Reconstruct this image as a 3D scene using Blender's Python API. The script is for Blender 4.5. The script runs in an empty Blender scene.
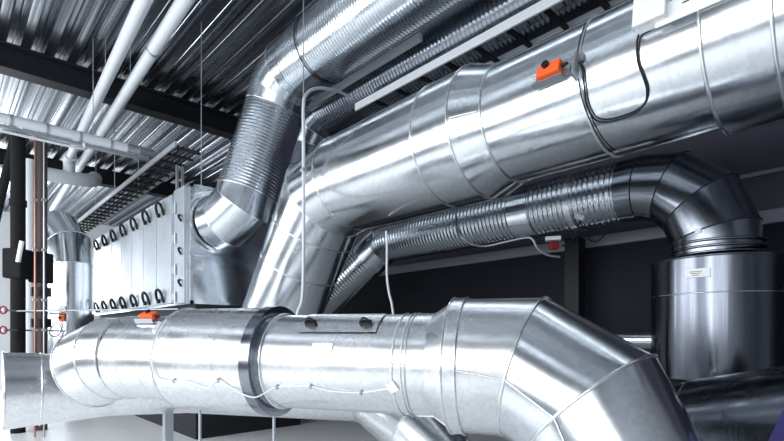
import bpy, bmesh, math, random
from mathutils import Vector, Matrix
random.seed(7)
C = bpy.context.scene.collection
SC = bpy.context.scene
V = Vector
R = math.radians

# ------------------------------------------------------------------ camera, world, light, exposure
F, CX, HZ, CAMZ = 490.0, 392.0, 336.0, 1.3          # focal length in pixels, centre column, horizon row, eye height
A = R(43.0)                                         # the plant's long axis (+Y) lies 43 degrees left of the view
SA, CA = math.sin(A), math.cos(A)
cd = bpy.data.cameras.new('camera'); cam = bpy.data.objects.new('camera', cd); C.objects.link(cam)
cam.location = (0, 0, CAMZ); cam.rotation_euler = (math.pi/2, 0, -A)
cd.sensor_width = 36; cd.lens = 36*F/784; cd.shift_y = (HZ-220.5)/784
cd.clip_start = .05
SC.camera = cam
SC.view_settings.view_transform = 'Standard'; SC.view_settings.look = 'None'
SC.view_settings.exposure = 0.55; SC.view_settings.gamma = 1
w = bpy.data.worlds.new('world'); SC.world = w; w.use_nodes = True
w.node_tree.nodes['Background'].inputs[0].default_value = (.75, .85, 1, 1)
w.node_tree.nodes['Background'].inputs[1].default_value = .15

def area(name, loc, aim, sx, sy, power, col=(.93, .97, 1)):
    l = bpy.data.lights.new(name, 'AREA'); l.shape = 'RECTANGLE'; l.size = sx; l.size_y = sy; l.energy = power; l.color = col
    o = bpy.data.objects.new(name, l); C.objects.link(o); o.location = loc
    o.rotation_euler = V(aim).to_track_quat('-Z', 'Z').to_euler()
    return o
ADDED_WIN = [(-2.0, 75), (1.6, 130), (5.2, 150), (8.8, 120), (12.4, 50), (16.2, 150)]    # fill lights added for the metal's reflections, in invented openings of the side wall
for y, p in ADDED_WIN:
    area('window_daylight', (-3.6, y, 2.65), (1, 0, -.15), 2.6, 4.0, p)
FAR_FILL = area('window_daylight', (.4, 19.9, 3.4), (0, -1, 0), 3.6, 2.6, 130)  # fill light added before the far wall to brighten the left zone

# ------------------------------------------------------------------ pixel <-> place
def at(px, py, d):                                  # the place seen at a pixel, d metres in front of the eye
    k = (px-CX)/F
    return V((d*(SA+k*CA), d*(CA-k*SA), CAMZ+(HZ-py)/F*d))
def proj(p):
    d = p[0]*SA+p[1]*CA; r = p[0]*CA-p[1]*SA
    return CX+F*r/d, HZ-F*(p[2]-CAMZ)/d, d
def up(h): return CAMZ+h

# ------------------------------------------------------------------ materials
def nmat(name):
    m = bpy.data.materials.new(name); m.use_nodes = True
    nt = m.node_tree; b = nt.nodes['Principled BSDF']
    return m, nt, b
def plain(name, col, rough=.5, metal=0., vary=.12, scale=9., bump=0., spec=.5):
    m, nt, b = nmat(name)
    tc = nt.nodes.new('ShaderNodeTexCoord'); nz = nt.nodes.new('ShaderNodeTexNoise'); nz.inputs['Scale'].default_value = scale
    nz.inputs['Detail'].default_value = 4
    nt.links.new(tc.outputs['Object'], nz.inputs['Vector'])
    mx = nt.nodes.new('ShaderNodeMix'); mx.data_type = 'RGBA'
    lo = [c*(1-vary) for c in col]; hi = [min(1, c*(1+vary)) for c in col]
    mx.inputs[6].default_value = (*lo, 1); mx.inputs[7].default_value = (*hi, 1)
    nt.links.new(nz.outputs['Fac'], mx.inputs[0]); nt.links.new(mx.outputs[2], b.inputs['Base Color'])
    b.inputs['Roughness'].default_value = rough; b.inputs['Metallic'].default_value = metal; b.inputs['Specular IOR Level'].default_value = spec
    if bump:
        bp = nt.nodes.new('ShaderNodeBump'); bp.inputs['Strength'].default_value = bump; bp.inputs['Distance'].default_value = .01
        nt.links.new(nz.outputs['Fac'], bp.inputs['Height']); nt.links.new(bp.outputs[0], b.inputs['Normal'])
    return m
def galv(name, col, r0, r1, bump=.0, scale=3.):
    """zinc coated sheet: spangle in the colour, cloudy roughness, faint sheet waviness"""
    m, nt, b = nmat(name)
    tc = nt.nodes.new('ShaderNodeTexCoord')
    vo = nt.nodes.new('ShaderNodeTexVoronoi'); vo.inputs['Scale'].default_value = 45
    nz = nt.nodes.new('ShaderNodeTexNoise'); nz.inputs['Scale'].default_value = scale; nz.inputs['Detail'].default_value = 5
    n2 = nt.nodes.new('ShaderNodeTexNoise'); n2.inputs['Scale'].default_value = 2.2; n2.inputs['Detail'].default_value = 1
    for n in (vo, nz, n2): nt.links.new(tc.outputs['Object'], n.inputs['Vector'])
    mx = nt.nodes.new('ShaderNodeMix'); mx.data_type = 'RGBA'
    mx.inputs[6].default_value = (*[c*.93 for c in col], 1); mx.inputs[7].default_value = (*[min(1, c*1.05) for c in col], 1)
    sep = nt.nodes.new('ShaderNodeSeparateColor'); nt.links.new(vo.outputs['Color'], sep.inputs[0])
    nt.links.new(sep.outputs[0], mx.inputs[0]); nt.links.new(mx.outputs[2], b.inputs['Base Color'])
    mr = nt.nodes.new('ShaderNodeMapRange'); mr.inputs[1].default_value = .3; mr.inputs[2].default_value = .7
    mr.inputs[3].default_value = r0; mr.inputs[4].default_value = r1
    nt.links.new(nz.outputs['Fac'], mr.inputs[0]); nt.links.new(mr.outputs[0], b.inputs['Roughness'])
    bp = nt.nodes.new('ShaderNodeBump'); bp.inputs['Strength'].default_value = bump; bp.inputs['Distance'].default_value = .25
    nt.links.new(n2.outputs['Fac'], bp.inputs['Height']); nt.links.new(bp.outputs[0], b.inputs['Normal'])
    b.inputs['Metallic'].default_value = 1
    return m
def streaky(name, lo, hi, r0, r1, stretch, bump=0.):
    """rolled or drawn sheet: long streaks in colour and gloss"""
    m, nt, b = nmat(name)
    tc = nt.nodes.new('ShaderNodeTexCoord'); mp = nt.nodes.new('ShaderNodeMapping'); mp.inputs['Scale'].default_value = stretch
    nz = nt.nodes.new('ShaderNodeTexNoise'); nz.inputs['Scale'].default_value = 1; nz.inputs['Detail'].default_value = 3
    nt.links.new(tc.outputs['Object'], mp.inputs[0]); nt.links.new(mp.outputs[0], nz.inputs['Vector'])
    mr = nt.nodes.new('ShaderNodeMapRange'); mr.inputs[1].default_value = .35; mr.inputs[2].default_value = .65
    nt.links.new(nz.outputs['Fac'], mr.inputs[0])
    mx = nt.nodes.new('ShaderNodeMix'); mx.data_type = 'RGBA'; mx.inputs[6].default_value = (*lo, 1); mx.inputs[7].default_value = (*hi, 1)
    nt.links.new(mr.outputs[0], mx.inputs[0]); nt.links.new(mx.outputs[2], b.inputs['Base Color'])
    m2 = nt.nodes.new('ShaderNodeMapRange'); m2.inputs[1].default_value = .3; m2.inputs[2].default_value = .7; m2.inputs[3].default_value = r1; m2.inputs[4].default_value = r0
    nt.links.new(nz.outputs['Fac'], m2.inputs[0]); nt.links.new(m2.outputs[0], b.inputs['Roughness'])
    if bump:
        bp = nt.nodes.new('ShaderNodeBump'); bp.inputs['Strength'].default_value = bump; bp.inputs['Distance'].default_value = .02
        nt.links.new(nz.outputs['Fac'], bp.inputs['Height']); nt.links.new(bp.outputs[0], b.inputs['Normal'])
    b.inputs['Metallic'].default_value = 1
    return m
M = dict(
    drum=streaky('drawn_dark_sheet', (.09, .098, .122), (.19, .205, .24), .14, .34, (9, 9, .35), .12),  # dim right side's shade and narrow highlights put into the streaked colour
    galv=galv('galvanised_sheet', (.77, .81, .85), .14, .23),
    bright=galv('bright_galvanised_sheet', (.86, .88, .90), .21, .32),
    spiral=galv('spiral_duct_sheet', (.70, .75, .80), .17, .27),
    dark=galv('weathered_galvanised_sheet', (.27, .29, .335), .15, .26),  # darker galvanised sheet: shade of the unlit ducts in colour; also a dark flange
    deck=streaky('roof_deck_sheet', (.10, .115, .15), (.80, .83, .86), .16, .32, (18, .035, 3)),  # zinc streaks, their contrast also painting the ribs' highlights and dark gaps
    seam=galv('seam_strip', (.88, .90, .92), .22, .3, .0),
    panel=galv('aluminium_zinc_panel', (.56, .60, .65), .38, .5),
    steel=plain('zinc_strut', (.48, .51, .54), .42, .9),
    beam=plain('black_painted_steel', (.014, .015, .02), .5, 0, .1, 9, 0, .2),
    black=plain('black_plastic', (.01, .01, .012), .45, 0, .1, 9, 0, .25),
    pipe=plain('white_pipe_jacket', (.62, .65, .69), .42, 0, .05),
    lagging=plain('black_pipe_lagging', (.014, .014, .016), .8, 0, .3, 30, .3, .15),
    copper=plain('copper_tube', (.42, .20, .14), .35, .8),
    brown=plain('brown_pipe', (.07, .045, .042), .5),
    white=plain('white_plastic', (.85, .86, .87), .4, 0, .03),
    orange=plain('orange_plastic', (.90, .13, .025), .4, 0, .06),
    red=plain('red_plastic', (.25, .012, .015), .45),
    floor=plain('pale_floor_coating', (.88, .89, .90), .35, 0, .06, 2),
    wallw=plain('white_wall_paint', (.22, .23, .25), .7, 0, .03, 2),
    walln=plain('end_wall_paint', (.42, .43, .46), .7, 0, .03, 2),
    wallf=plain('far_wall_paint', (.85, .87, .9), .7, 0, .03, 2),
    wallb=plain('grey_wall_panel', (.085, .082, .112), .6, 0, .1, 1.5, 0, .25),
    wallk=plain('dark_wall_panel', (.016, .017, .026), .7, 0, .1, 1.5, 0, .15),
    wallt=plain('pale_wall_trim', (.26, .26, .31), .4, 0, .05),
    violet=plain('violet_panel', (.05, .04, .16), .4, 0, .08),
    plinth=plain('dark_plinth', (.022, .023, .028), .6, 0, .1, 9, 0, .2),
    foil=plain('clear_tape', (.85, .88, .9), .15, .6, .05, 40, .5),
)
gl, nt, b = nmat('window_glass'); b.inputs['Base Color'].default_value = (.9, .95, 1, 1); b.inputs['Transmission Weight'].default_value = 1; b.inputs['Roughness'].default_value = .02
M['glass'] = gl
lm, nt, b = nmat('lamp_diffuser'); b.inputs['Emission Color'].default_value = (.92, .97, 1, 1); b.inputs['Emission Strength'].default_value = 9; b.inputs['Base Color'].default_value = (1, 1, 1, 1)
M['lamp'] = lm

# ------------------------------------------------------------------ mesh building
def frame(d, ref=None):
    d = d.normalized()
    if ref is None: ref = V((0, 0, 1)) if abs(d.z) < .9 else V((1, 0, 0))
    u = (ref-d*ref.dot(d)).normalized()
    return u, d.cross(u)
ORG = {}
class MB:
    def __init__(s): s.v = []; s.f = []; s.sm = []
    def ring_faces(s, a, b, n, smooth=True, closed=True):
        for i in range(n if closed else n-1):
            j = (i+1) % n
            s.f.append((a+i, a+j, b+j, b+i)); s.sm.append(smooth)
    def ngon(s, idx, flip=False):
        s.f.append(tuple(reversed(idx)) if flip else tuple(idx)); s.sm.append(False)
    def cap(s, pts, flip=False):
        a = len(s.v); s.v += pts; s.ngon(list(range(a, a+len(pts))), flip)
    def box(s, c, size, rot=None, bevel=0):
        rot = rot or Matrix.Identity(3); c = V(c)
        bm = bmesh.new(); bmesh.ops.create_cube(bm, size=1)
        for vv in bm.verts: vv.co = V((vv.co.x*size[0], vv.co.y*size[1], vv.co.z*size[2]))
        if bevel: bmesh.ops.bevel(bm, geom=bm.edges[:], offset=bevel, segments=2, affect='EDGES', profile=.6)
        bm.verts.index_update(); a = len(s.v)
        for vv in bm.verts: s.v.append(c+rot @ vv.co)
        for ff in bm.faces: s.f.append(tuple(a+q.index for q in ff.verts)); s.sm.append(False)
        bm.free(); return s
    def hull(s, bottom, top):                        # prism between two polygons
        n = len(bottom); a = len(s.v); s.v += [V(p) for p in bottom]+[V(p) for p in top]
        s.ring_faces(a, a+n, n, False); s.ngon(list(range(a, a+n)), True); s.ngon(list(range(a+n, a+2*n)))
        return s
    def tube(s, pts, r, seg=10, caps=True, closed=False):   # smooth wire or pipe
        pts = [V(p) for p in pts]; n = len(pts); rr = r if isinstance(r, (list, tuple)) else [r]*n
        u = None; first = prev = None; base = []
        for i, p in enumerate(pts):
            if closed: d = pts[(i+1) % n]-pts[i-1]
            else: d = pts[min(i+1, n-1)]-pts[max(i-1, 0)]
            u, v_ = frame(d, u)
            a = len(s.v); base.append(a)
            for k in range(seg):
                t = 2*math.pi*k/seg; s.v.append(p+rr[i]*(u*math.cos(t)+v_*math.sin(t)))
        for i in range(n-1): s.ring_faces(base[i], base[i+1], seg)
        if closed:                                   # join with the closest rotation
            o = min(range(seg), key=lambda q: (s.v[base[0]+q]-s.v[base[-1]]).length)
            for k in range(seg):
                s.f.append((base[-1]+k, base[-1]+(k+1) % seg, base[0]+(k+1+o) % seg, base[0]+(k+o) % seg)); s.sm.append(True)
        elif caps:
            s.cap([s.v[base[0]+k] for k in range(seg)], True); s.cap([s.v[base[-1]+k] for k in range(seg)])
        return s
    def cyl(s, a, b, r0, r1=None, seg=48, caps=True, rings=1):
        a = V(a); b = V(b); r1 = r0 if r1 is None else r1; u, w_ = frame(b-a); base = []
        for q in range(rings+1):
            t = q/rings; c = a.lerp(b, t); r = r0+(r1-r0)*t; base.append(len(s.v))
            s.v += [c+r*(u*math.cos(2*math.pi*k/seg)+w_*math.sin(2*math.pi*k/seg)) for k in range(seg)]
        for q in range(rings): s.ring_faces(base[q], base[q+1], seg)
        if caps: s.cap([s.v[base[0]+k] for k in range(seg)], True); s.cap([s.v[base[-1]+k] for k in range(seg)])
        return s
    def bead(s, c, axis, rad, r, seg=64, minor=8):   # raised ring round a duct
        u, w_ = frame(V(axis)); c = V(c)
        return s.tube([c+rad*(u*math.cos(2*math.pi*k/seg)+w_*math.sin(2*math.pi*k/seg)) for k in range(seg)], r, minor, closed=True)
    def spiral(s, a, b, r, pitch=.05, amp=.006, seg=56, sub=5, ends=.0):   # spiral wound duct: a helical ridge every pitch
        a = V(a); b = V(b); L = (b-a).length; u, w_ = frame(b-a); n = int(L/pitch*sub); base = []
        for q in range(n+1):
            x = L*q/n; c = a.lerp(b, q/n); base.append(len(s.v))
            for k in range(seg):
                t = 2*math.pi*k/seg; ph = (x/pitch+k/seg) % 1.0
                bump = max(0., math.cos(2*math.pi*(ph-.5)))**1.0*amp
                s.v.append(c+(r+bump)*(u*math.cos(t)+w_*math.sin(t)))
        for q in range(n): s.ring_faces(base[q], base[q+1], seg)
        return s
    def build(s, name, mat, parent=None, base=None):
        if parent is not None: o0 = ORG[parent.name]
        elif base is not None: o0 = V(base)
        else:
            xs = [p[0] for p in s.v]; ys = [p[1] for p in s.v]; zs = [p[2] for p in s.v]
            o0 = V(((min(xs)+max(xs))/2, (min(ys)+max(ys))/2, min(zs)))
        me = bpy.data.meshes.new(name); me.from_pydata([tuple(V(p)-o0) for p in s.v], [], s.f)
        me.polygons.foreach_set('use_smooth', s.sm); me.materials.append(mat)
        bm = bmesh.new(); bm.from_mesh(me); bmesh.ops.recalc_face_normals(bm, faces=bm.faces[:]); bm.to_mesh(me); bm.free()
        me.update()
        o = bpy.data.objects.new(name, me); C.objects.link(o)
        ORG[o.name] = o0
        if parent is not None: o.parent = parent
        else: o.location = o0
        return o
def gores(pts, rad, seg=56):
    """one mesh builder per straight piece of a mitred run, and the ring of points at every joint"""
    pts = [V(p) for p in pts]; n = len(pts); rad = rad if isinstance(rad, (list, tuple)) else [rad]*n
    dirs = [(pts[i+1]-pts[i]).normalized() for i in range(n-1)]
    nrm = [dirs[0]]+[(dirs[i-1]+dirs[i]).normalized() for i in range(1, n-1)]+[dirs[-1]]
    u = None; out = []; rings = []
    for i in range(n-1):
        u, w_ = frame(dirs[i], u); mb = MB(); ends = []
        for j in (i, i+1):
            ring = []
            for k in range(seg):
                t = 2*math.pi*k/seg; p = pts[j]+rad[j]*(u*math.cos(t)+w_*math.sin(t))
                q = -(p-pts[j]).dot(nrm[j])/dirs[i].dot(nrm[j]); ring.append(p+dirs[i]*q)
            ends.append(ring)
        a = len(mb.v); mb.v += ends[0]+ends[1]; mb.ring_faces(a, a+seg, seg)
        out.append(mb); rings.append(ends[0])
    rings.append(ends[1])
    return out, rings
def spl(pts, n=8):                                   # smooth curve through points
    pts = [V(p) for p in pts]; q = [pts[0]*2-pts[1]]+pts+[pts[-1]*2-pts[-2]]; out = []
    for i in range(1, len(q)-2):
        for k in range(n):
            t = k/n; a, b_, c, d = q[i-1:i+3]
            out.append(.5*((2*b_)+(c-a)*t+(2*a-5*b_+4*c-d)*t*t+(3*b_-a-3*c+d)*t**3))
    return out+[pts[-1]]

def thing(name, label, cat, loc, group=None):
    o = bpy.data.objects.new(name, None); C.objects.link(o); o.location = loc; o.empty_display_size = .1
    ORG[o.name] = V(loc); o['label'] = label; o['category'] = cat
    if group: o['group'] = group
    return o
def tag(o, label, cat, group=None):
    o['label'] = label; o['category'] = cat
    if group: o['group'] = group
    return o
def struct(o): o['kind'] = 'structure'; return o
def dup(o, delta, label, group=None):                # copy a thing, its parts and sub-parts
    r = o.copy(); C.objects.link(r); r.location = V(o.location)+V(delta); r['label'] = label
    ORG[r.name] = V(r.location)
    if group: r['group'] = group
    for ch in list(o.children):
        c = ch.copy(); C.objects.link(c); c.parent = r
        for g in list(ch.children):
            d = g.copy(); C.objects.link(d); d.parent = c
    return r
class Axis:                                          # a straight run: finds the place on its skin by picture column and angle
    def __init__(s, a, b): s.a = V(a); s.b = V(b); s.d = (s.b-s.a).normalized()
    def px(s, px):
        lo, hi = -1., 2.
        f = lambda t: proj(s.a+(s.b-s.a)*t)[0]-px
        grow = f(.5+1e-3) > f(.5)
        lo, hi = 0., 1.
        for _ in range(50):
            m = (lo+hi)/2
            if (f(m) < 0) == grow: lo = m
            else: hi = m
        return s.a+(s.b-s.a)*((lo+hi)/2)
    def nrm(s, ang):                                 # degrees above the horizontal on the camera's side
        h = V((s.d.y, -s.d.x, 0)).normalized()
        if h.dot(-s.a) < 0: h = -h
        t = s.d.cross(h)
        if t.z < 0: t = -t
        return h*math.cos(R(ang))+t*math.sin(R(ang))
    def skin(s, c, ang, r): return V(c)+s.nrm(ang)*r
    def rot(s, ang):                                 # columns: along the run, round the run, outwards
        n = s.nrm(ang); t = n.cross(s.d)
        return Matrix((s.d, t, n)).transposed()

# ------------------------------------------------------------------ the room
X0, X1, Y0, Y1, ZC = -4.0, 6.1, -4.0, 20.0, 5.3
struct(MB().box(((X0+X1)/2, (Y0+Y1)/2, -.05), (X1-X0, Y1-Y0, .1)).build('floor', M['floor']))
mb = MB(); prof = []; x = X0; P_, H_ = .27, .085
while x < X1:
    prof += [(x, ZC), (x+.10, ZC), (x+.105, ZC-.006), (x+.12, ZC), (x+.14, ZC+H_), (x+.19, ZC+H_), (x+.20, ZC+H_-.012), (x+.21, ZC+H_), (x+.25, ZC+H_)]; x += P_
prof.append((x, ZC))
for (xa, za), (xb, zb) in zip(prof, prof[1:]):
    a = len(mb.v); mb.v += [V((xa, Y0, za)), V((xb, Y0, zb)), V((xb, Y1, zb)), V((xa, Y1, za))]; mb.f.append((a, a+1, a+2, a+3)); mb.sm.append(False)
mb.box(((X0+X1)/2, (Y0+Y1)/2, ZC+.2), (X1-X0, Y1-Y0, .1))
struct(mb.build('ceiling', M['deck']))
# far end wall, camera end wall, the unseen side wall with its added openings, the dark panel wall on the far side
mb = MB(); mb.box(((X0+X1)/2, Y1+.1, ZC/2), (X1-X0, .2, ZC)); struct(mb.build('wall_far', M['wallf']))
mb = MB(); mb.box(((X0+X1)/2, Y0-.1, ZC/2), (X1-X0, .2, ZC)); struct(mb.build('wall_near', M['walln']))
mb = MB(); mb.box((X0-.1, (Y0+Y1)/2, .25), (.2, Y1-Y0, .5)); mb.box((X0-.1, (Y0+Y1)/2, 5.05), (.2, Y1-Y0, .5))
ed = [Y0]+[q for y, p in ADDED_WIN for q in (y-1.35, y+1.35)]+[Y1]
for a, b_ in zip(ed[::2], ed[1::2]): mb.box((X0-.1, (a+b_)/2, 2.65), (.2, b_-a, 4.3))
struct(mb.build('wall_left', M['wallw']))
for i, (y, p) in enumerate(ADDED_WIN):  # invented frames round the added fill lights, out of view
    fr = MB()
    for dz in (-2.12, 0, 2.12): fr.box((X0-.1, y, 2.65+dz), (.08, 2.7, .06))
    for dy in (-1.32, 0, 1.32): fr.box((X0-.1, y+dy, 2.65), (.08, .06, 4.3))
    o = struct(fr.build('window_%d' % (i+1), M['white']))
    MB().box((X0-.12, y, 2.65), (.012, 2.64, 4.24)).build('pane', M['glass'], o)
struct(MB().box((X1+.1, (Y0+Y1)/2, .56+.65), (.2, Y1-Y0, 2.42)).build('wall_right', M['wallk']))
mb = MB()
for z0, z1 in ((2.42, 2.93), (2.95, 3.5), (3.52, 4.2), (4.22, 5.3)): mb.box((X1+.1, (Y0+Y1)/2, (z0+z1)/2), (.2, Y1-Y0, z1-z0))
struct(mb.build('wall_right', M['wallb']))
mb = MB().box((X1-.02, (Y0+Y1)/2, 2.49), (.04, Y1-Y0, .13)); mb.box((X1-.015, (Y0+Y1)/2, 2.94), (.03, Y1-Y0, .035))
struct(mb.build('trim_1', M['wallt']))
# roof beams across the deck: I sections
def roof_beam(y, label):
    mb = MB(); xm = (X0+X1)/2; Lx = X1-X0-.1
    mb.box((xm, y, ZC-.02), (Lx, .24, .03)); mb.box((xm, y, ZC-.18), (Lx, .03, .3)); mb.box((xm, y, ZC-.345), (Lx, .26, .03))
    tag(mb.build('roof_beam', M['beam']), label, 'beam', 'steel beams under the roof deck')
roof_beam(8.55, 'black steel roof beam crossing the deck above the white pipes, the nearest in view')
roof_beam(13.4, 'black steel roof beam far back, behind the cable ladder over the filter unit')

# ------------------------------------------------------------------ lower front duct
LA, LB = at(88, 356, 3.90), at(530, 367.4, 2.79)
LX = Axis(LA, LB); dL = LX.d
T = thing('ventilation_duct', 'long bright galvanised duct across the foreground, elbow turning down at its right end', 'duct', (LX.px(330).x, LX.px(330).y, 0))
def ring_band(mb, ax, c, r0, r1, wdt): mb.cyl(c-ax.d*wdt/2, c+ax.d*wdt/2, r0, r1, 64)
rT = .31
pcs, rg = gores([at(92, 368, 3.93), at(114, 358.5, 3.84), LX.px(134)], [.318, .318, rT])
pcs[0].build('elbow_segment', M['bright'], T); pcs[1].build('straight_section', M['bright'], T)
for r_ in rg: MB().tube(r_, .007, 6, closed=True).build('seam_bead', M['seam'], T)
MB().cyl(LX.px(134), LX.px(192), rT, rT, 64).build('straight_section', M['bright'], T)
for q in (150, 170): MB().bead(LX.px(q), dL, rT-.001, .004).build('seam_bead', M['seam'], T)
s1 = MB().cyl(LX.px(190), LX.px(279), .362, .362, 64, caps=True).build('insulated_section', M['bright'], T)
MB().bead(LX.px(190), dL, .363, .007).build('seam_bead', M['seam'], T)
MB().bead(LX.px(246), dL, .3605, .004).build('seam_bead', M['seam'], T)
mb = MB(); mb.cyl(LX.px(272), LX.px(281), .372, .372, 64); o = mb.build('flange', M['dark'], T); o['label'] = 'dark end flange of the insulated section'
MB().bead(LX.px(286), dL, rT+.004, .010).build('seam_bead', M['seam'], T)
MB().cyl(LX.px(281), LX.px(420), rT, rT, 64).build('straight_section', M['bright'], T)
MB().bead(LX.px(420), dL, rT+.002, .006).build('seam_bead', M['steel'], T)
MB().cyl(LX.px(420), LX.px(437), rT+.004, rT+.004, 64).build('straight_section', M['bright'], T)
MB().cyl(LX.px(437), LX.px(457), rT+.004, .392, 64).build('reducer', M['bright'], T)
MB().cyl(LX.px(456), LX.px(468), .402, .402, 64).build('collar', M['bright'], T)
for q in (456, 468): MB().bead(LX.px(q), dL, .402, .007).build('seam_bead', M['seam'], T)
eb = [LX.px(467), LX.px(527), at(590, 409, 2.56), at(640, 515, 2.36), at(668, 690, 2.15)]
pcs, rg = gores(eb, [.395, .395, .398, .40, .40], 72)
pcs[0].build('straight_section', M['bright'], T)
for p in pcs[1:]: p.build('elbow_segment', M['galv'], T)
for r_ in rg[1:4]: MB().tube(r_, .009, 8, closed=True).build('seam_bead', M['seam'], T)
# lengthwise lap seam on the collar and the elbow
mb = MB()
kb = min(range(72), key=lambda k: abs(proj(rg[1][k])[1]-378)+(0 if proj(rg[1][k])[2] < proj(eb[1])[2] else 999))
mb.tube([rg[0][kb], rg[1][kb]], .006, 6); mb.tube([rg[1][kb], rg[2][kb], rg[3][kb]], .006, 6)
mb.build('lap_seam', M['seam'], T)
MB().tube([LX.skin(LX.px(288), 3, rT), LX.skin(LX.px(418), 3, rT)], .003, 6).build('lap_seam', M['seam'], T)
# supports
for q, px in ((190, 200), (262, 274)):
    c = LX.px(px); mb = MB().cyl((c.x, c.y, 0), (c.x, c.y, c.z-.33), .011, seg=12); mb.box((c.x, c.y, .006), (.12, .12, .012))
    mb.build('leg', M['steel'], T)
# access hatch with two black grips, on the upper side
rt = LX.rot(52)
hc = LX.px(338); mb = MB()
hat = []
for i in range(9):
    an = 38+i*5
    hat.append(an)
ca, cb = LX.px(316), LX.px(390)
for lay in (rT+.001, rT+.009):
    a = len(mb.v)
    for an in hat: mb.v += [LX.skin(ca, an, lay), LX.skin(cb, an, lay)]
    for i in range(8): mb.f.append((a+2*i, a+2*i+1, a+2*i+3, a+2*i+2)); mb.sm.append(True)
hatch = mb.build('access_hatch', M['bright'], T)
for px in (326, 378):
    c = LX.skin(LX.px(px), 50, rT+.02); mb = MB().box(c, (.075, .03, .025), LX.rot(50), .006)
    mb.tube(spl([c+LX.rot(50) @ V((-.03, 0, .01)), c+LX.rot(50) @ V((0, -.005, .04)), c+LX.rot(50) @ V((.03, 0, .01))], 5), .007, 6)
    mb.build('grip', M['black'], hatch)
# clear tape round the joint with its tags
mb = MB()
for px in (408, 416): mb.bead(LX.px(px), dL, rT+.004, .005)
mb.build('clamp_band', M['foil'], T)
tag(MB().box(LX.skin(LX.px(408), -21, rT+.008), (.055, .06, .006), LX.rot(-21) @ Matrix.Rotation(.5, 3, 'Z')).build('tag', M['white']),
    'small white tag at the right end of the wire along the foreground duct', 'tag')
tag(MB().box(LX.skin(LX.px(343), 19, rT+.004), (.135, .058, .004), LX.rot(19)).build('sticker', M['white']),
    'blank white rectangular sticker under the hatch grips on the foreground duct', 'label')
# thin wire with clips
wp = [(0, 0, 0), (192.5, 48, .366), (192.5, 28, .366), (192.5, 8, .366), (193, -8, .366), (197, -18, .364), (210, -20, .364), (224, -20, .364), (240, -26, .364), (252, -17, .364), (262, -24, .364), (272, -30, .374), (283, -33, .376), (292, -31, .33), (300, -27, rT), (330, -24, rT), (350, -29, rT), (378, -29, rT), (404, -23, rT)]
mb = MB().tube(spl([LX.skin(LX.px(max(90, p)), a_, r_+.006) for p, a_, r_ in wp[1:]], 6), .0045, 6)
o = mb.build('signal_wire', M['white']); tag(o, 'thin white wire sagging between clips along the foreground duct', 'wire')
for px, an, r_ in ((210, -20, .364), (252, -17, .364), (300, -27, rT), (332, -24, rT), (378, -29, rT)):
    MB().box(LX.skin(LX.px(px), an, r_+.008), (.014, .03, .012), LX.rot(an), .003).build('clip', M['steel'], o)
# orange damper drive on the left shoulder of that duct
def actuator(name, label, pos, rot, s, group=None, bracket=True):
    t = thing(name, label, 'actuator', pos, group)
    MB().box(pos+rot @ V((0, 0, .055*s)), (.20*s, .105*s, .075*s), rot, .012*s).build('body', M['orange'], t)
    MB().cyl(pos+rot @ V((-.02*s, .03*s, .09*s)), pos+rot @ V((-.02*s, .03*s, .115*s)), .03*s, seg=20).build('dial', M['black'], t)
    MB().cyl(pos+rot @ V((.09*s, 0, .05*s)), pos+rot @ V((.15*s, 0, .055*s)), .018*s, .012*s, 14).build('cable_gland', M['black'], t)
    if bracket:
        b1 = MB().box(pos+rot @ V((0, 0, .008*s)), (.30*s, .13*s, .014*s), rot)
        b1.box(pos+rot @ V((-.02*s, -.075*s, .03*s)), (.26*s, .012*s, .06*s), rot)
        b1.build('bracket', M['steel'], t)
        MB().cyl(pos+rot @ V((-.09*s, .02*s, .05*s)), pos+rot @ V((-.17*s, .02*s, .05*s)), .012*s, seg=10).build('shaft', M['steel'], t)
    return t
pa = LX.skin(LX.px(166), 62, rT+.002)
actuator('damper_actuator', 'small orange damper drive on top of the foreground duct near its left elbow', pa, LX.rot(62), .62)
MB_ = MB(); c = LX.px(156); 
for dx in (0, .05): MB_.box(LX.skin(LX.px(186)+dL*dx*.6, 40, rT+.03), (.03, .09, .05), LX.rot(40), .01)
tag(MB_.build('tape_bundle', M['foil']), 'crumpled clear tape where the insulated section of the foreground duct begins', 'tape')

# ------------------------------------------------------------------ feeder duct under it
T = thing('branch_duct', 'galvanised branch duct at lower left that tapers and runs behind and below the foreground duct', 'duct', (1.2, 4.5, 0))
pts = [at(3, 391, 3.78), at(40, 389, 3.93), at(115, 387, 4.25), at(190, 391, 4.5), at(365, 399, 4.35), at(415, 428, 3.9), at(455, 475, 3.7)]
pcs, rg = gores(pts, [.30, .285, .245, .20, .20, .26, .26])
for p, n_ in zip(pcs, ('straight_section', 'reducer', 'reducer', 'straight_section', 'elbow_segment', 'elbow_segment')): p.build(n_, M['bright'], T)
for r_ in (rg[0], rg[1], rg[4], rg[5]): MB().tube(r_, .008, 6, closed=True).build('seam_bead', M['seam'], T)
mb = MB(); mb.cap(rg[0], True); mb.build('end_cap', M['bright'], T)
mb = MB()
c0 = at(168, 400, 4.35)
mb.box((c0.x, c0.y, .45), (.07, .07, .9)); mb.box((c0.x-.25, c0.y+.15, .86), (.9, .06, .06), Matrix.Rotation(-.45, 3, 'Z')); mb.box((c0.x, c0.y, .006), (.18, .18, .012))
tag(mb.build('support_stand', M['steel']), 'zinc strut stand under the tapering branch duct at lower left', 'support')

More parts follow.
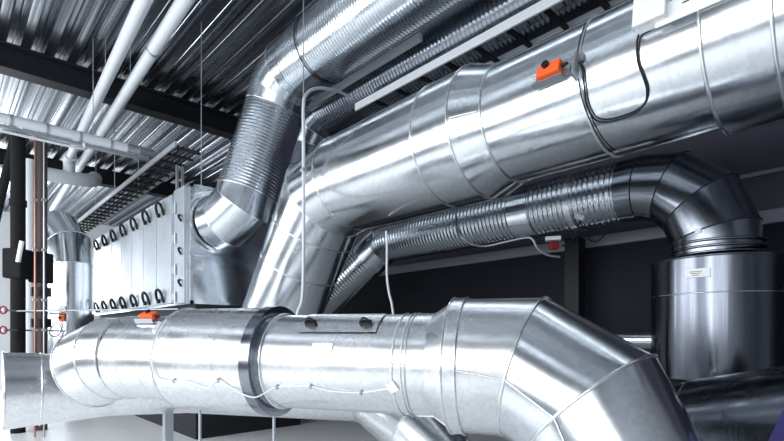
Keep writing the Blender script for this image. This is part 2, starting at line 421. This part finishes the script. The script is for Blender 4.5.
# ------------------------------------------------------------------ upper big duct
UX, UZ = 3.21, up(1.61)
U = Axis((UX, 5.2, UZ), (UX, -1.0, UZ)); u_ = lambda y: V((UX, y, UZ))
T = thing('ventilation_duct', 'biggest galvanised overhead duct at upper right, carrying an orange drive and white box', 'duct', (UX, 2.5, 0))
low = at(287, 300, 6.0); low2 = low+(low-at(322, 206, 5.56))*.55
pcs, rg = gores([low2, low.lerp(at(322, 206, 5.56), .38), at(313, 232, 5.66), at(326, 199, 5.5), u_(4.05)], [.47, .475, .48, .495, .50], 72)
for i, p in enumerate(pcs): p.build('straight_section' if i == 0 else 'elbow_segment', M['galv'], T)
for r_ in rg[1:]: MB().tube(r_, .008, 6, closed=True).build('seam_bead', M['seam'], T)
def usec(n, y0, y1, r0, r1=None, m='galv'): return MB().cyl(u_(y0), u_(y1), r0, r1, 72, caps=False, rings=4).build(n, M[m], T)
usec('straight_section', 4.05, 2.69, .50, .505); usec('collar', 2.69, 2.32, .512); usec('reducer', 2.32, 2.085, .514, .432)
usec('straight_section', 2.085, .733, .43); usec('straight_section', .733, -1.4, .468)
MB().cyl(u_(.745), u_(.733), .43, .468, 72, False).build('collar', M['galv'], T)
for y, r_ in ((2.69, .512), (2.32, .515), (2.085, .433), (.733, .47), (.45, .47)): MB().bead(u_(y), (0, 1, 0), r_, .009, 72).build('seam_bead', M['seam'], T)
mb = MB().tube([U.skin(u_(2.29), -5, .516), U.skin(u_(2.10), -5, .442)], .006, 6)
mb.build('lap_seam', M['seam'], T)
MB().bead(u_(1.36), (0, 1, 0), .433, .006, 72).build('clamp_band', M['foil'], T)
def onu(px, py, r=.445):                             # place on this duct's skin seen at a pixel
    best = None
    o0 = V((0, 0, CAMZ)); d0 = (at(px, py, 1)-o0)
    ax = d0.x; az = d0.z; ox = -UX; oz = CAMZ-UZ
    a_ = ax*ax+az*az; b_ = 2*(ax*ox+az*oz); c_ = ox*ox+oz*oz-r*r; D = b_*b_-4*a_*c_
    t_ = (-b_-math.sqrt(max(D, 0)))/(2*a_)
    return o0+d0*t_
# drive, box, plate and cables on it
pa = onu(553, 75, .433)
rot = U.rot(18)
actuator('damper_actuator', 'large orange damper drive on a steel bracket on the biggest overhead duct', pa, rot, .76)
mb = MB().box(onu(570, 62, .445), (.16, .05, .02), rot); mb.box(onu(576, 66, .47), (.012, .16, .07), rot)
tag(mb.build('cable_bracket', M['steel']), 'steel angle bracket between the orange drive and the black cables on the overhead duct', 'bracket')
pj = onu(655, 17, .435); aj = math.degrees(math.atan2(pj.z-UZ, UX-pj.x)); nj = U.nrm(aj)
t = thing('junction_box', 'white plastic junction box at the top edge on the biggest overhead duct', 'junction box', pj)
MB().box(pj+nj*.04, (.15, .15, .07), U.rot(aj), .01).build('body', M['white'], t)
MB().box(pj+nj*.083, (.16, .16, .02), U.rot(aj), .006).build('lid', M['white'], t)
ps = onu(668, 24, .438); ps2 = onu(735, 0, .438)
as_ = math.degrees(math.atan2(ps.z-UZ, UX-ps.x))
mb = MB().box(U.skin(u_((pj.y-.09)-.36), as_+4, .478), (.86, .11, .006), U.rot(as_+4))
o = tag(mb.build('marking_strip', M['white']), 'flat white strip with dark dashes beside the junction box on the overhead duct', 'strip')
mb = MB()
for i in range(5): MB().box(U.skin(u_(pj.y-.16-.12*i), as_+6, .483), (.06 if i % 2 else .03, .006, .002), U.rot(as_+6)).build('dash_mark', M['black'], o)
cab = [(650, 27), (640, 33), (637, 45), (638, 62), (643, 76), (647, 90), (645, 103), (635, 113), (620, 119), (606, 122), (596, 120), (590, 112), (586, 100), (584, 84), (582, 68), (575, 60), (563, 63)]
tag(MB().tube(spl([onu(*p) for p in cab], 6), .006, 8).build('black_cable', M['black']), 'thick black cable looping from the orange drive to the white junction box', 'cable')
cab = [(586, 22), (581, 36), (578, 50), (577, 66), (579, 84), (583, 102), (590, 120), (597, 134), (606, 147), (615, 154)]
tag(MB().tube(spl([onu(*p) for p in cab], 6), .004, 8).build('strap_cable', M['black']), 'thin black cable following the strap round the overhead duct behind the orange drive', 'cable')

# ------------------------------------------------------------------ spiral duct from the filter unit up to the roof
SX, SZ, SR = 3.15, up(3.2), .365
T = thing('spiral_duct', 'bright spiral ribbed duct rising from the filter unit and bending along the roof, top centre', 'duct', (2.85, 5.9, 0))
q0, q1, q2 = V((2.69, 6.11, up(1.46))), V((2.72, 5.93, up(1.475))), V((2.80, 5.70, up(1.62)))
q3, q4, q5 = V((3.12, 5.50, up(2.84))), V((3.14, 5.38, up(3.06))), V((SX, 5.14, SZ))
pcs, rg = gores([q0, q1, q2, q2.lerp(q3, .12)], SR, 64)
for p in pcs: p.build('elbow_segment', M['spiral'], T)
for r_ in rg[1:]: MB().tube(r_, .007, 6, closed=True).build('seam_bead', M['seam'], T)
MB().cyl(q0-V((0, .03, 0)), q0, SR+.035, SR+.035, 64).build('collar', M['galv'], T)
MB().spiral(q2.lerp(q3, .10), q2.lerp(q3, .98), SR-.003, .040, .0028).build('straight_section', M['spiral'], T)
pcs, rg = gores([q2.lerp(q3, .95), q3, q4, q5, V((SX, 4.92, SZ))], SR, 64)
for p in pcs: p.build('elbow_segment', M['spiral'], T)
for r_ in rg[1:-1]: MB().tube(r_, .006, 6, closed=True).build('seam_bead', M['seam'], T)
MB().spiral((SX, 4.94, SZ), (SX, .2, SZ), SR-.003, .040, .0028).build('straight_section', M['spiral'], T)
mb = MB().bead((SX, 4.5, SZ), (0, 1, 0), SR+.010, .006); mb.cyl((SX, 4.5, SZ+SR), (SX, 4.10, ZC), .005, seg=8)
o = mb.build('hanger_strap', M['black'], T)
# dark spiral duct behind the ladder
DX, DZ, DR = 4.14, up(3.22), .37
T = thing('spiral_duct', 'dim spiral ribbed duct above the cable ladder, behind the bright spiral duct', 'duct', (DX, 5, 0))
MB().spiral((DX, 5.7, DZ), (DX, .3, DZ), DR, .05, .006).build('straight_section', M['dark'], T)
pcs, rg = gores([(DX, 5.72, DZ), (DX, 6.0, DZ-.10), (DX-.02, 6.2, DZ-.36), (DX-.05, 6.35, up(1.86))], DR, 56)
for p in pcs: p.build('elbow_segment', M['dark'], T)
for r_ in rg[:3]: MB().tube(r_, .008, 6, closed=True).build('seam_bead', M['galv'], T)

# ------------------------------------------------------------------ duct behind, its elbow and drop
BX, BZ = 5.02, up(1.435)
T = thing('spiral_duct', 'spiral duct running behind the biggest duct to a smooth elbow that drops at the right', 'duct', (BX, 3, 0))
MB().spiral((BX, 5.5, BZ), (BX, 3.10, BZ), .295, .055, .010).build('straight_section', M['spiral'], T)
MB().cyl((BX, 3.17, BZ), (BX, 2.92, BZ), .318, .318, 56).build('collar', M['galv'], T)
MB().spiral((BX, 2.95, BZ), (BX, 1.98, BZ), .298, .055, .010).build('straight_section', M['spiral'], T)
MB().cyl((BX, 2.49, BZ), (BX, 2.43, BZ), .318, .318, 56).build('clamp_band', M['seam'], T)
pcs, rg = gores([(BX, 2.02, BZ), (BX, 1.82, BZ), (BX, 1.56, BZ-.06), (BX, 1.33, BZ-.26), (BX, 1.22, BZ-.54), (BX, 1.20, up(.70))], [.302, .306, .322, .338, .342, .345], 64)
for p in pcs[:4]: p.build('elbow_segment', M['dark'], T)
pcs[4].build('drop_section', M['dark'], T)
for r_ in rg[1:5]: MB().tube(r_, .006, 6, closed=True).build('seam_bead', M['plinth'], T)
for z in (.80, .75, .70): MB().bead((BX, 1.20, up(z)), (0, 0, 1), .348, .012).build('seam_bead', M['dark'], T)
pcs, rg = gores([(BX, 5.48, BZ), (BX, 5.62, BZ-.05), (BX-.05, 5.85, BZ-.22)], .30, 48)
for p in pcs: p.build('elbow_segment', M['spiral'], T)
MB().spiral((BX-.045, 5.83, BZ-.205), (BX-.3, 7.0, BZ-1.0), .295, .055, .010).build('straight_section', M['spiral'], T)
# round silencer it drops into
T = thing('silencer', 'tall upright galvanised cylinder at the right edge under the drop of the spiral duct', 'duct silencer', (BX, 1.2, 0))
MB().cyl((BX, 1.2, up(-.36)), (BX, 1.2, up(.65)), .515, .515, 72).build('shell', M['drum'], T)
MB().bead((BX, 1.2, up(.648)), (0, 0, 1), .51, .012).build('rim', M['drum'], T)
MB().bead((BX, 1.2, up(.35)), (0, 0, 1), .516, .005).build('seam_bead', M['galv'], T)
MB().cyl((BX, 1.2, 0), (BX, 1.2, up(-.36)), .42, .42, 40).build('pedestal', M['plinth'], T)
S = Axis((BX, 1.2, 0), (BX, 1.2, 3)); 
nn = V((-.93, -.37, 0)).normalized(); tt = V((nn.y, -nn.x, 0))
ln = (at(689, 273, 4)-V((0, 0, CAMZ))); ln.z = 0
def on_cyl(px, py, cx, cy, r):
    o0 = V((0, 0, CAMZ)); d0 = at(px, py, 1)-o0; ox, oy = -cx, -cy
    a_ = d0.x**2+d0.y**2; b_ = 2*(d0.x*ox+d0.y*oy); c_ = ox*ox+oy*oy-r*r
    return o0+d0*((-b_-math.sqrt(max(0, b_*b_-4*a_*c_)))/(2*a_))
p = on_cyl(698, 273, BX, 1.2, .517); n_ = V((p.x-BX, p.y-1.2, 0)).normalized(); t_ = V((-n_.y, n_.x, 0))
rot = Matrix((t_, V((0, 0, 1)), n_)).transposed()
o = tag(MB().box(p, (.175, .07, .012), rot).build('sticker', M['white']), 'small pale rating sticker on the upright cylinder at right', 'label')
mb = MB()
for i in range(3): mb.box(p+rot @ V((-.015, .012-.014*i, .007)), (.09-.02*i, .004, .001), rot)
mb.build('print_lines', M['black'], o)
p = on_cyl(698, 231, BX, 1.2, .348); n_ = V((p.x-BX, p.y-1.2, 0)).normalized(); rot = Matrix((V((-n_.y, n_.x, 0)), V((0, 0, 1)), n_)).transposed()
tag(MB().box(p, (.045, .04, .008), rot).build('sticker', M['white']), 'tiny square sticker on the dropping elbow at right', 'label')
# low drum in front of it
T = thing('ventilation_duct', 'dark reflective horizontal duct in the bottom right corner, in front of the upright cylinder', 'duct', (4.0, .6, 0))
e0, e1 = at(712, 440, 3.5), at(860, 432, 2.85)
pcs, rg = gores([at(640, 470, 3.9), at(668, 448, 3.75), e0, e1], [.40, .42, .44, .44], 64)
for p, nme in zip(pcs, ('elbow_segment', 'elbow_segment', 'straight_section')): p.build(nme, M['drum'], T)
for r_ in rg[1:3]: MB().tube(r_, .007, 6, closed=True).build('seam_bead', M['galv'], T)
mb = MB(); 
for q in (.2, .8):
    c = e0.lerp(e1, q); mb.box((c.x, c.y, (c.z-.42)/2), (.08, .08, c.z-.42))
mb.build('leg', M['plinth'], T)
p0, p1, p2, p3 = at(766, 445, 2.3), at(790, 396, 2.4), at(900, 396, 2.0), at(900, 560, 1.9)
nrm_ = (p1-p0).cross(p3-p0).normalized()*.02
g0, g3 = V((p0.x, p0.y, 0)), V((p3.x, p3.y, 0))
tag(MB().hull([p0, p1, p2, p3], [q+nrm_ for q in (p0, p1, p2, p3)]).hull([g0, g3, p3, p0], [q+V((.02, .02, 0)) for q in (g0, g3, p3, p0)]).build('cover_panel', M['violet']), 'sloping dark violet panel whose corner shows at the bottom right of the photo', 'panel')

# ------------------------------------------------------------------ filter unit
BXa, BXb, BYa, BYb, Bz0, Bz1 = 2.30, 3.95, 6.12, 11.1, up(.40), up(1.885)
T = thing('filter_unit', 'long silver air handling cabinet with a row of service panels and black C handles', 'air handling unit', ((BXa+BXb)/2, (BYa+BYb)/2, 0))
MB().box(((BXa+BXb)/2, (BYa+BYb)/2, (Bz0+Bz1)/2), (BXb-BXa, BYb-BYa, Bz1-Bz0)).build('casing', M['galv'], T)
MB().box(((BXa+BXb)/2+.03, (BYa+BYb)/2, Bz0/2), (BXb-BXa-.12, BYb-BYa-.1, Bz0)).build('plinth', M['plinth'], T)  # base whose dark colour also carries the shadow under the unit
mb = MB()                                            # end flanges
for z in (Bz0+.02, Bz1-.02): mb.box(((BXa+BXb)/2, BYa-.008, z), (BXb-BXa, .016, .04))
for z in (Bz0+.45, Bz0+.62): mb.box(((BXa+BXb)/2, BYa-.006, z), (BXb-BXa, .012, .03))
mb.box((BXa+.02, BYa-.008, (Bz0+Bz1)/2), (.04, .016, Bz1-Bz0)); mb.build('end_frame', M['galv'], T)
yy = 6.70; pw = .575; 
def c_handle(mb, y, z, s=1):
    arc = [(BXa-.05-.04*math.sin(math.pi*q/8), y+.10-.10*math.cos(math.pi*q/8*1.12), z-.02+.11*math.sin(math.pi*q/8*1.12)) for q in range(9)]
    mb.tube([(BXa-.03, y, z-.09), (BXa-.05, y, z-.05)]+arc, .019, 8)
    mb.cyl((BXa-.02, arc[-1][1], arc[-1][2]), (BXa-.06, arc[-1][1], arc[-1][2]), .03, seg=10)
for i in range(7):
    y = yy+i*(pw+.02)
    pn = MB().box((BXa-.014, y+pw/2, (Bz0+Bz1)/2), (.028, pw, Bz1-Bz0-.06), None, .006).build('service_panel', M['panel'], T)
    for z in (Bz0+.14, Bz1-.16):
        mb = MB(); c_handle(mb, y+pw*.45, z); mb.build('handle', M['black'], pn)
pn = MB().box((BXa-.02, BYa+.27, (Bz0+Bz1)/2), (.04, .36, Bz1-Bz0-.02), None, .006).build('hinge_post', M['panel'], T)
mb = MB()
for z in (Bz0+.1, Bz0+.45, Bz0+.85, Bz1-.25): 
    mb.box((BXa-.05, BYa+.40, z), (.05, .05, .10), None, .008); mb.cyl((BXa-.055, BYa+.36, z-.07), (BXa-.055, BYa+.36, z+.07), .014, seg=10)
mb.build('hinge', M['steel'], pn)
mb = MB()
for z in (Bz0+.22, Bz0+.62, Bz1-.45): MB().tube(spl([(BXa-.05, BYa+.16, z), (BXa-.075, BYa+.18, z+.06), (BXa-.05, BYa+.22, z+.09)], 5), .014, 8).build('latch', M['black'], pn)
tag(MB().cyl((BXa+.18, BYa+.1, Bz1), (BXa+.18, BYa+.1, ZC), .006, seg=8).build('hanger_rod', M['steel']), 'thin threaded rod from the roof deck to the near end of the filter unit', 'rod', 'threaded hanger rods')
# crossing strut in front of its base, with small tag
a_, b_ = at(16, 311, 6.515), at(178, 309, 6.25)
tag(MB().tube([a_, b_], .011, 8).build('strut_bar', M['steel']), 'horizontal zinc bar at mid height in front of the black pipes and filter unit', 'bar')

# ------------------------------------------------------------------ upright duct left of the filter unit
T = thing('ventilation_duct', 'upright galvanised duct between the black pipes and the filter unit', 'duct', (at(71, 300, 8.3).x, at(71, 300, 8.3).y, 0))
c = at(71, 300, 8.3); rr = .335
pcs, rg = gores([(c.x, c.y, 0), (c.x, c.y, up(1.18)), (c.x-.02, c.y+.10, up(1.55)), (c.x-.1, c.y+.5, up(1.85)), (c.x-.15, c.y+1.3, up(1.95))], rr, 40)
for i, p in enumerate(pcs): p.build('straight_section' if i in (0, 3) else 'elbow_segment', M['galv'], T)
for r_ in rg[1:4]: MB().tube(r_, .01, 6, closed=True).build('seam_bead', M['seam'], T)
p = on_cyl(63, 317, c.x, c.y, rr+.01); n_ = V((p.x-c.x, p.y-c.y, 0)).normalized(); rot = Matrix((V((-n_.y, n_.x, 0)), V((0, 0, 1)), n_)).transposed()
actuator('damper_actuator', 'orange drive with a cable loop on the upright duct beside the black pipes', p, rot @ Matrix.Rotation(math.pi/2, 3, 'Z'), .75, bracket=False)
tag(MB().box(p+V((0, 0, .13))+n_*.03, (.11, .10, .05), rot, .006).build('junction_box', M['white']), 'little white box above the orange drive on the upright duct', 'junction box')
q = [p+n_*.04+V((0, 0, -.05)), p+n_*.05+rot @ V((-.10, -.12, .02)), p+n_*.05+rot @ V((-.17, -.26, .02)), p+n_*.05+rot @ V((-.08, -.32, .02)), p+n_*.05+rot @ V((-.0, -.22, .02)), p+n_*.03+rot @ V((-.04, -.1, .02))]
tag(MB().tube(spl(q, 6), .008, 6).build('looped_cable', M['black']), 'thin dark cable loop hanging from the orange drive on the upright duct', 'cable')

# ------------------------------------------------------------------ upright pipes at the left edge
def pipe_up(px, d, r, ytop, name, label, mat, ybot=None):
    c = at(px, 300, d); z1 = at(px, ytop, d).z
    t = thing(name, label, 'pipe', (c.x, c.y, 0))
    MB().cyl((c.x, c.y, 0), (c.x, c.y, z1), r, seg=24).build('pipe_run', M[mat], t)
    return t, c
t, c = pipe_up(18, 6.6, .085, 136, 'insulated_pipe', 'thick black lagged pipe at the left edge with a bulky valve and pale lever', 'lagging')
vb = MB().box((c.x, c.y, at(18, 264, 6.6).z), (.25, .25, .40), Matrix.Rotation(-A, 3, 'Z'), .03).build('valve_jacket', M['lagging'], t)
MB().cyl((c.x, c.y, up(1.02)), (c.x, c.y, up(1.10)), .115, seg=24).build('collar', M['lagging'], t)
MB().cyl((c.x, c.y, up(1.75)), (c.x, c.y, up(1.83)), .10, seg=24).build('collar', M['lagging'], t)
a_ = at(18, 262, 6.42); b2 = at(22, 241, 6.40)
MB().tube([a_, a_.lerp(b2, .5), b2], .028, 8).build('lever', M['white'], vb)
t, c = pipe_up(41, 6.8, .075, 140, 'insulated_pipe', 'dark brown pipe with black valve, second upright pipe from the left edge', 'brown')
MB().box((c.x, c.y, at(41, 268, 6.8).z), (.22, .22, .42), Matrix.Rotation(-A, 3, 'Z'), .03).build('valve_jacket', M['lagging'], t)
for z in (.55, .12): MB().cyl((c.x, c.y, up(z)), (c.x, c.y, up(z+.12)), .12, seg=24).build('flange', M['black'], t)
t, c = pipe_up(30, 7.4, .075, 160, 'white_pipe', 'white upright pipe seen between the two dark pipes at left', 'pipe')
t = thing('insulated_pipe', 'dark slanting pipe high at the left edge, behind the thick black lagged pipe', 'pipe', at(6, 200, 7.3))
MB().cyl(at(17, 128, 7.3), at(-6, 226, 7.3), .06, seg=20).build('pipe_run', M['lagging'], t)
for px, m_, lb in ((35, 'copper', 'thin copper tube between the two dark pipes at left'), (44, 'steel', 'thin grey tube in front of the dark brown pipe with the valve')):
    c = at(px, 300, 6.3); mb = MB().cyl((c.x, c.y, 0), (c.x, c.y, at(px, 140, 6.3).z), .010, seg=10)
    o = mb.build('small_tube', M[m_]); tag(o, lb, 'tube')
    mb = MB()
    for y in (200, 250, 300, 330): z = at(px, y, 6.3).z; mb.box((c.x, c.y, z), (.05, .05, .03), None, .004)
    mb.build('clip', M['steel'], o)
for y, lb in ((310, 'red valve wheel by the left edge level with the zinc bar'), (330, 'lower red valve wheel by the left edge')):
    c = at(3, y, 6.3); t = thing('valve_wheel', lb, 'valve', c)
    MB().bead(c, V((SA, CA, 0)), .045, .012, 24).build('rim', M['red'], t)
    MB().cyl(c, c+V((SA, CA, 0))*1.2, .012, seg=8).build('stem', M['steel'], t)

# ------------------------------------------------------------------ white pipes under the roof
zp = up(3.42)
def roofpt(px, py, z=zp): return at(px, py, (z-CAMZ)*F/(HZ-py))
x1 = roofpt(148, 0).x+.02; x2 = roofpt(191, 0).x
t = thing('white_pipe', 'white jacketed roof pipe, the left of the pair, ending in a bend over the tray', 'pipe', (x1, 5, zp))
xe, ye = 1.88, 11.0
MB().cyl((x1-.33, .5, zp), (xe, ye, zp), .072, seg=28).build('pipe_run', M['pipe'], t)
MB().tube(spl([(xe, ye-.05, zp), (xe, ye+.12, zp-.03), (xe+.02, ye+.2, zp-.14), (xe+.02, ye+.2, zp-.30)], 6), .10, 20).build('bend', M['pipe'], t)
MB().tube(spl([(xe+.50, ye+.42, zp-.20), (xe+.42, ye+.3, zp-.30), (xe+.02, ye+.2, zp-.36), (xe-.75, ye+.2, zp-.38)], 6), .13, 20).build('branch', M['pipe'], t)
t = thing('white_pipe', 'white jacketed roof pipe, the right of the pair, running on past the tray', 'pipe', (x2, 5, zp))
MB().cyl((x2-.24, .5, zp), (x2+.42, 16.0, zp), .075, seg=28).build('pipe_run', M['pipe'], t)
for y in (6.2, 9.4): MB().cyl((x2-.24+.66*(y-.5)/15.5, y, zp), (x2-.24+.66*(y-.5)/15.5, y+.04, zp), .082, seg=28).build('clip', M['steel'], t)
for x, y, lb in ((x1+.06, 7.4, 'short rod holding the left white roof pipe'), (x2+.05, 7.35, 'short rod holding the right white roof pipe')):
    o = MB().cyl((x, y, zp+.08), (x, y, ZC), .005, seg=8).build('hanger_rod', M['steel']); tag(o, lb, 'rod', 'pipe hanger rods')
# tray across
ty, tz = 7.5, up(2.60)
t = thing('pipe_tray', 'pale pipe on a zinc strut crossing at upper left under the white pipes', 'pipe', (.5, ty, tz))
MB().cyl((-.6, ty, tz+.02), (1.95, ty, tz+.02), .062, seg=24).build('pipe_run', M['pipe'], t)
MB().cyl((1.95, ty, tz+.02), (2.30, ty, tz+.02), .055, seg=24).build('pipe_end', M['steel'], t)
MB().box((.8, ty+.05, tz-.065), (2.9, .08, .035)).build('strut', M['steel'], t)
for i in range(6): MB().cyl((.30+.36*i, ty, tz+.02), (.33+.36*i, ty, tz+.02), .068, seg=24).build('clip', M['steel'], t)
mb = MB().tube(spl([(.3, ty-.1, tz-.17), (1.35, ty-.1, tz-.17), (1.42, ty-.1, tz-.15), (1.42, ty-.1, tz-.09)], 4), .018, 8); mb.build('rail', M['pipe'], t)
for x in (.05, 1.55): MB().cyl((x, ty+.04, tz-.08), (x, ty+.04, ZC), .005, seg=8).build('hanger', M['steel'], t)
# ladder racks
def ladder(name, label, xa, xb, y0, y1, z, h, step, hang, mrail, mrung):
    t = thing(name, label, 'cable ladder', ((xa+xb)/2, (y0+y1)/2, z))
    for x in (xa, xb): MB().box((x, (y0+y1)/2, z), (.02, y1-y0, h if x == xa else h*.6)).build('side_rail', M[mrail if x == xa else 'steel'], t)
    y = y0+.1
    while y < y1: MB().box(((xa+xb)/2, y, z-h*.2), (xb-xa, .045, .025)).build('rung', M[mrung], t); y += step
    for y in hang:
        for x in (xa, xb): MB().cyl((x, y, z), (x, y, ZC), .007, seg=8).build('hanger', M['steel'], t)
    return t
lz = up(2.72)
ladder('cable_ladder', 'white sided cable ladder with dark rungs over the biggest duct, upper centre', 3.66, 4.06, .2, 4.56, lz, .085, .36, (1.0,), 'pipe', 'black')
for i, (x, lb) in enumerate(((4.13, 'thin pale conduit along the far edge of the white sided cable ladder'), (4.21, 'second thin conduit behind the far edge of the white sided cable ladder'))):
    tag(MB().cyl((x, .3, lz-.10), (x, 3.3, lz-.10), .016, seg=10).build('conduit', M['steel']), lb, 'conduit')
mb = MB().box((3.62, 4.95, up(3.05)), (.05, 3.0, .07))
for y in (3.9, 6.0): mb.cyl((3.62, y, up(3.05)), (3.62, y, ZC), .006, seg=8)
tag(mb.build('strut_bar', M['pipe']), 'plain pale bar running between the two spiral ducts under the roof', 'bar')
ladder('cable_ladder', 'zinc cable ladder running above the filter unit at left', 2.16, 2.52, 6.2, 13.0, up(2.36), .07, .3, (9.0, 12.0), 'steel', 'plinth')
mb = MB()
for dx in (0, .07): mb.box((2.42+dx, 6.9, (Bz1+up(2.36))/2), (.03, .04, up(2.36)-Bz1))
tag(mb.build('ladder_post', M['steel']), 'twin zinc post carrying the cable ladder on top of the filter unit', 'post')
for i in range(5):
    x = 2.22+.065*i
    tag(MB().tube(spl([(x, 6.3, up(2.375)), (x+.01*random.uniform(-1, 1), 8, up(2.378)), (x, 10.4, up(2.375)), (x, 12.8, up(2.376))], 5), .014, 6).build('tray_cable', M['black']), 'black cable lying lengthwise in the zinc cable ladder over the filter unit', 'cable', 'cables in the zinc cable ladder')
# ------------------------------------------------------------------ white conduits
t = thing('conduit', 'white conduit arching from the cable ladder end and dropping past the diagonal duct', 'conduit', at(303, 310, 4.6))
pts = [(352, 98, 5.75), (340, 92, 5.5), (326, 88.5, 5.2), (314, 89, 5.0), (306, 95, 4.85), (303.5, 106, 4.75), (303.5, 150, 4.7), (303.5, 260, 4.7), (302, 300, 4.7), (297, 318, 4.72), (296, 380, 4.72)]
MB().tube(spl([at(*p) for p in pts], 8), .016, 10).build('tube', M['pipe'], t)
c = at(303.5, 100, 4.8); MB().cyl(c, (c.x, c.y, ZC), .006, seg=8).build('hanger', M['steel'], t)
for y in (170,): MB().box(at(303.5, y, 4.69), (.05, .05, .03), None, .005).build('clip', M['steel'], t)
pts = [(386, 231, 4.75), (387, 245, 4.75), (387, 275, 4.75), (389, 292, 4.75), (393, 312, 4.75), (395, 360, 4.75)]
tag(MB().tube(spl([at(*p) for p in pts], 6), .012, 8).build('conduit', M['pipe']), 'thin grey conduit dropping from under the biggest duct to the foreground duct', 'conduit')
# cable sagging round the rear spiral duct, small drive, post
pts = [(456, 214, 5.95), (457, 226, 5.7), (462, 237, 5.6), (472, 244, 5.6), (486, 246, 5.6), (505, 242, 5.5), (524, 238, 5.35), (532, 239, 5.3), (538, 249, 5.3), (548, 255, 5.3), (560, 257, 5.3)]
tag(MB().tube(spl([at(*p) for p in pts], 6), .012, 8).build('sagging_cable', M['steel']), 'grey cable hanging in a shallow sag under the rear spiral duct', 'cable')
c = at(575, 300, 6.05); tag(MB().box((c.x, c.y, 1.25), (.18, .18, 2.5)).build('wall_post', M['beam']), 'black square post standing against the dark wall under the rear spiral duct', 'post')
p = at(554, 240, 5.25)
RC = Matrix.Rotation(-A, 3, 'Z') @ Matrix.Rotation(math.pi/2, 3, 'X')
t = thing('sensor', 'small dark red sensor with a white lid under the rear spiral duct', 'sensor', p)
MB().box(p+V((0, 0, -.06)), (.09, .07, .08), Matrix.Rotation(-A, 3, 'Z'), .01).build('body', M['red'], t)
MB().box(p+V((-.02, 0, .01)), (.16, .11, .04), Matrix.Rotation(-A-.3, 3, 'Z'), .008).build('lid', M['white'], t)
p = at(579, 217, 4.85)
tag(MB().box(p, (.09, .02, .05), Matrix.Rotation(-A, 3, 'Z') @ Matrix.Rotation(.3, 3, 'Y'), .004).build('tag', M['white']), 'small white tag on the underside of the rear spiral duct near its pale band', 'tag')
for i, pp in enumerate(([(580, 220), (584, 232), (590, 240), (598, 241), (606, 232), (608, 224)], [(562, 246), (570, 243), (577, 232), (580, 221)])):
    tag(MB().tube(spl([at(x, y, 4.95) for x, y in pp], 6), .008, 6).build('black_cable', M['black']), ('black cable loop under the pale band of the rear spiral duct', 'black cable from the dark red sensor up to the white tag')[i], 'cable')
# low horizontal pipe along the dark wall
t = thing('ventilation_duct', 'thin horizontal duct low along the dark wall, behind the foreground elbow', 'duct', (5.75, 2, 1.2))
MB().cyl((5.78, .2, up(-.05)), (5.78, 8, up(-.05)), .11, seg=32).build('straight_section', M['galv'], t)
for y in (2.0, 5.0): MB().box((5.78, y, (up(-.05)-.1)/2), (.06, .06, up(-.05)-.1)).build('leg', M['plinth'], t)
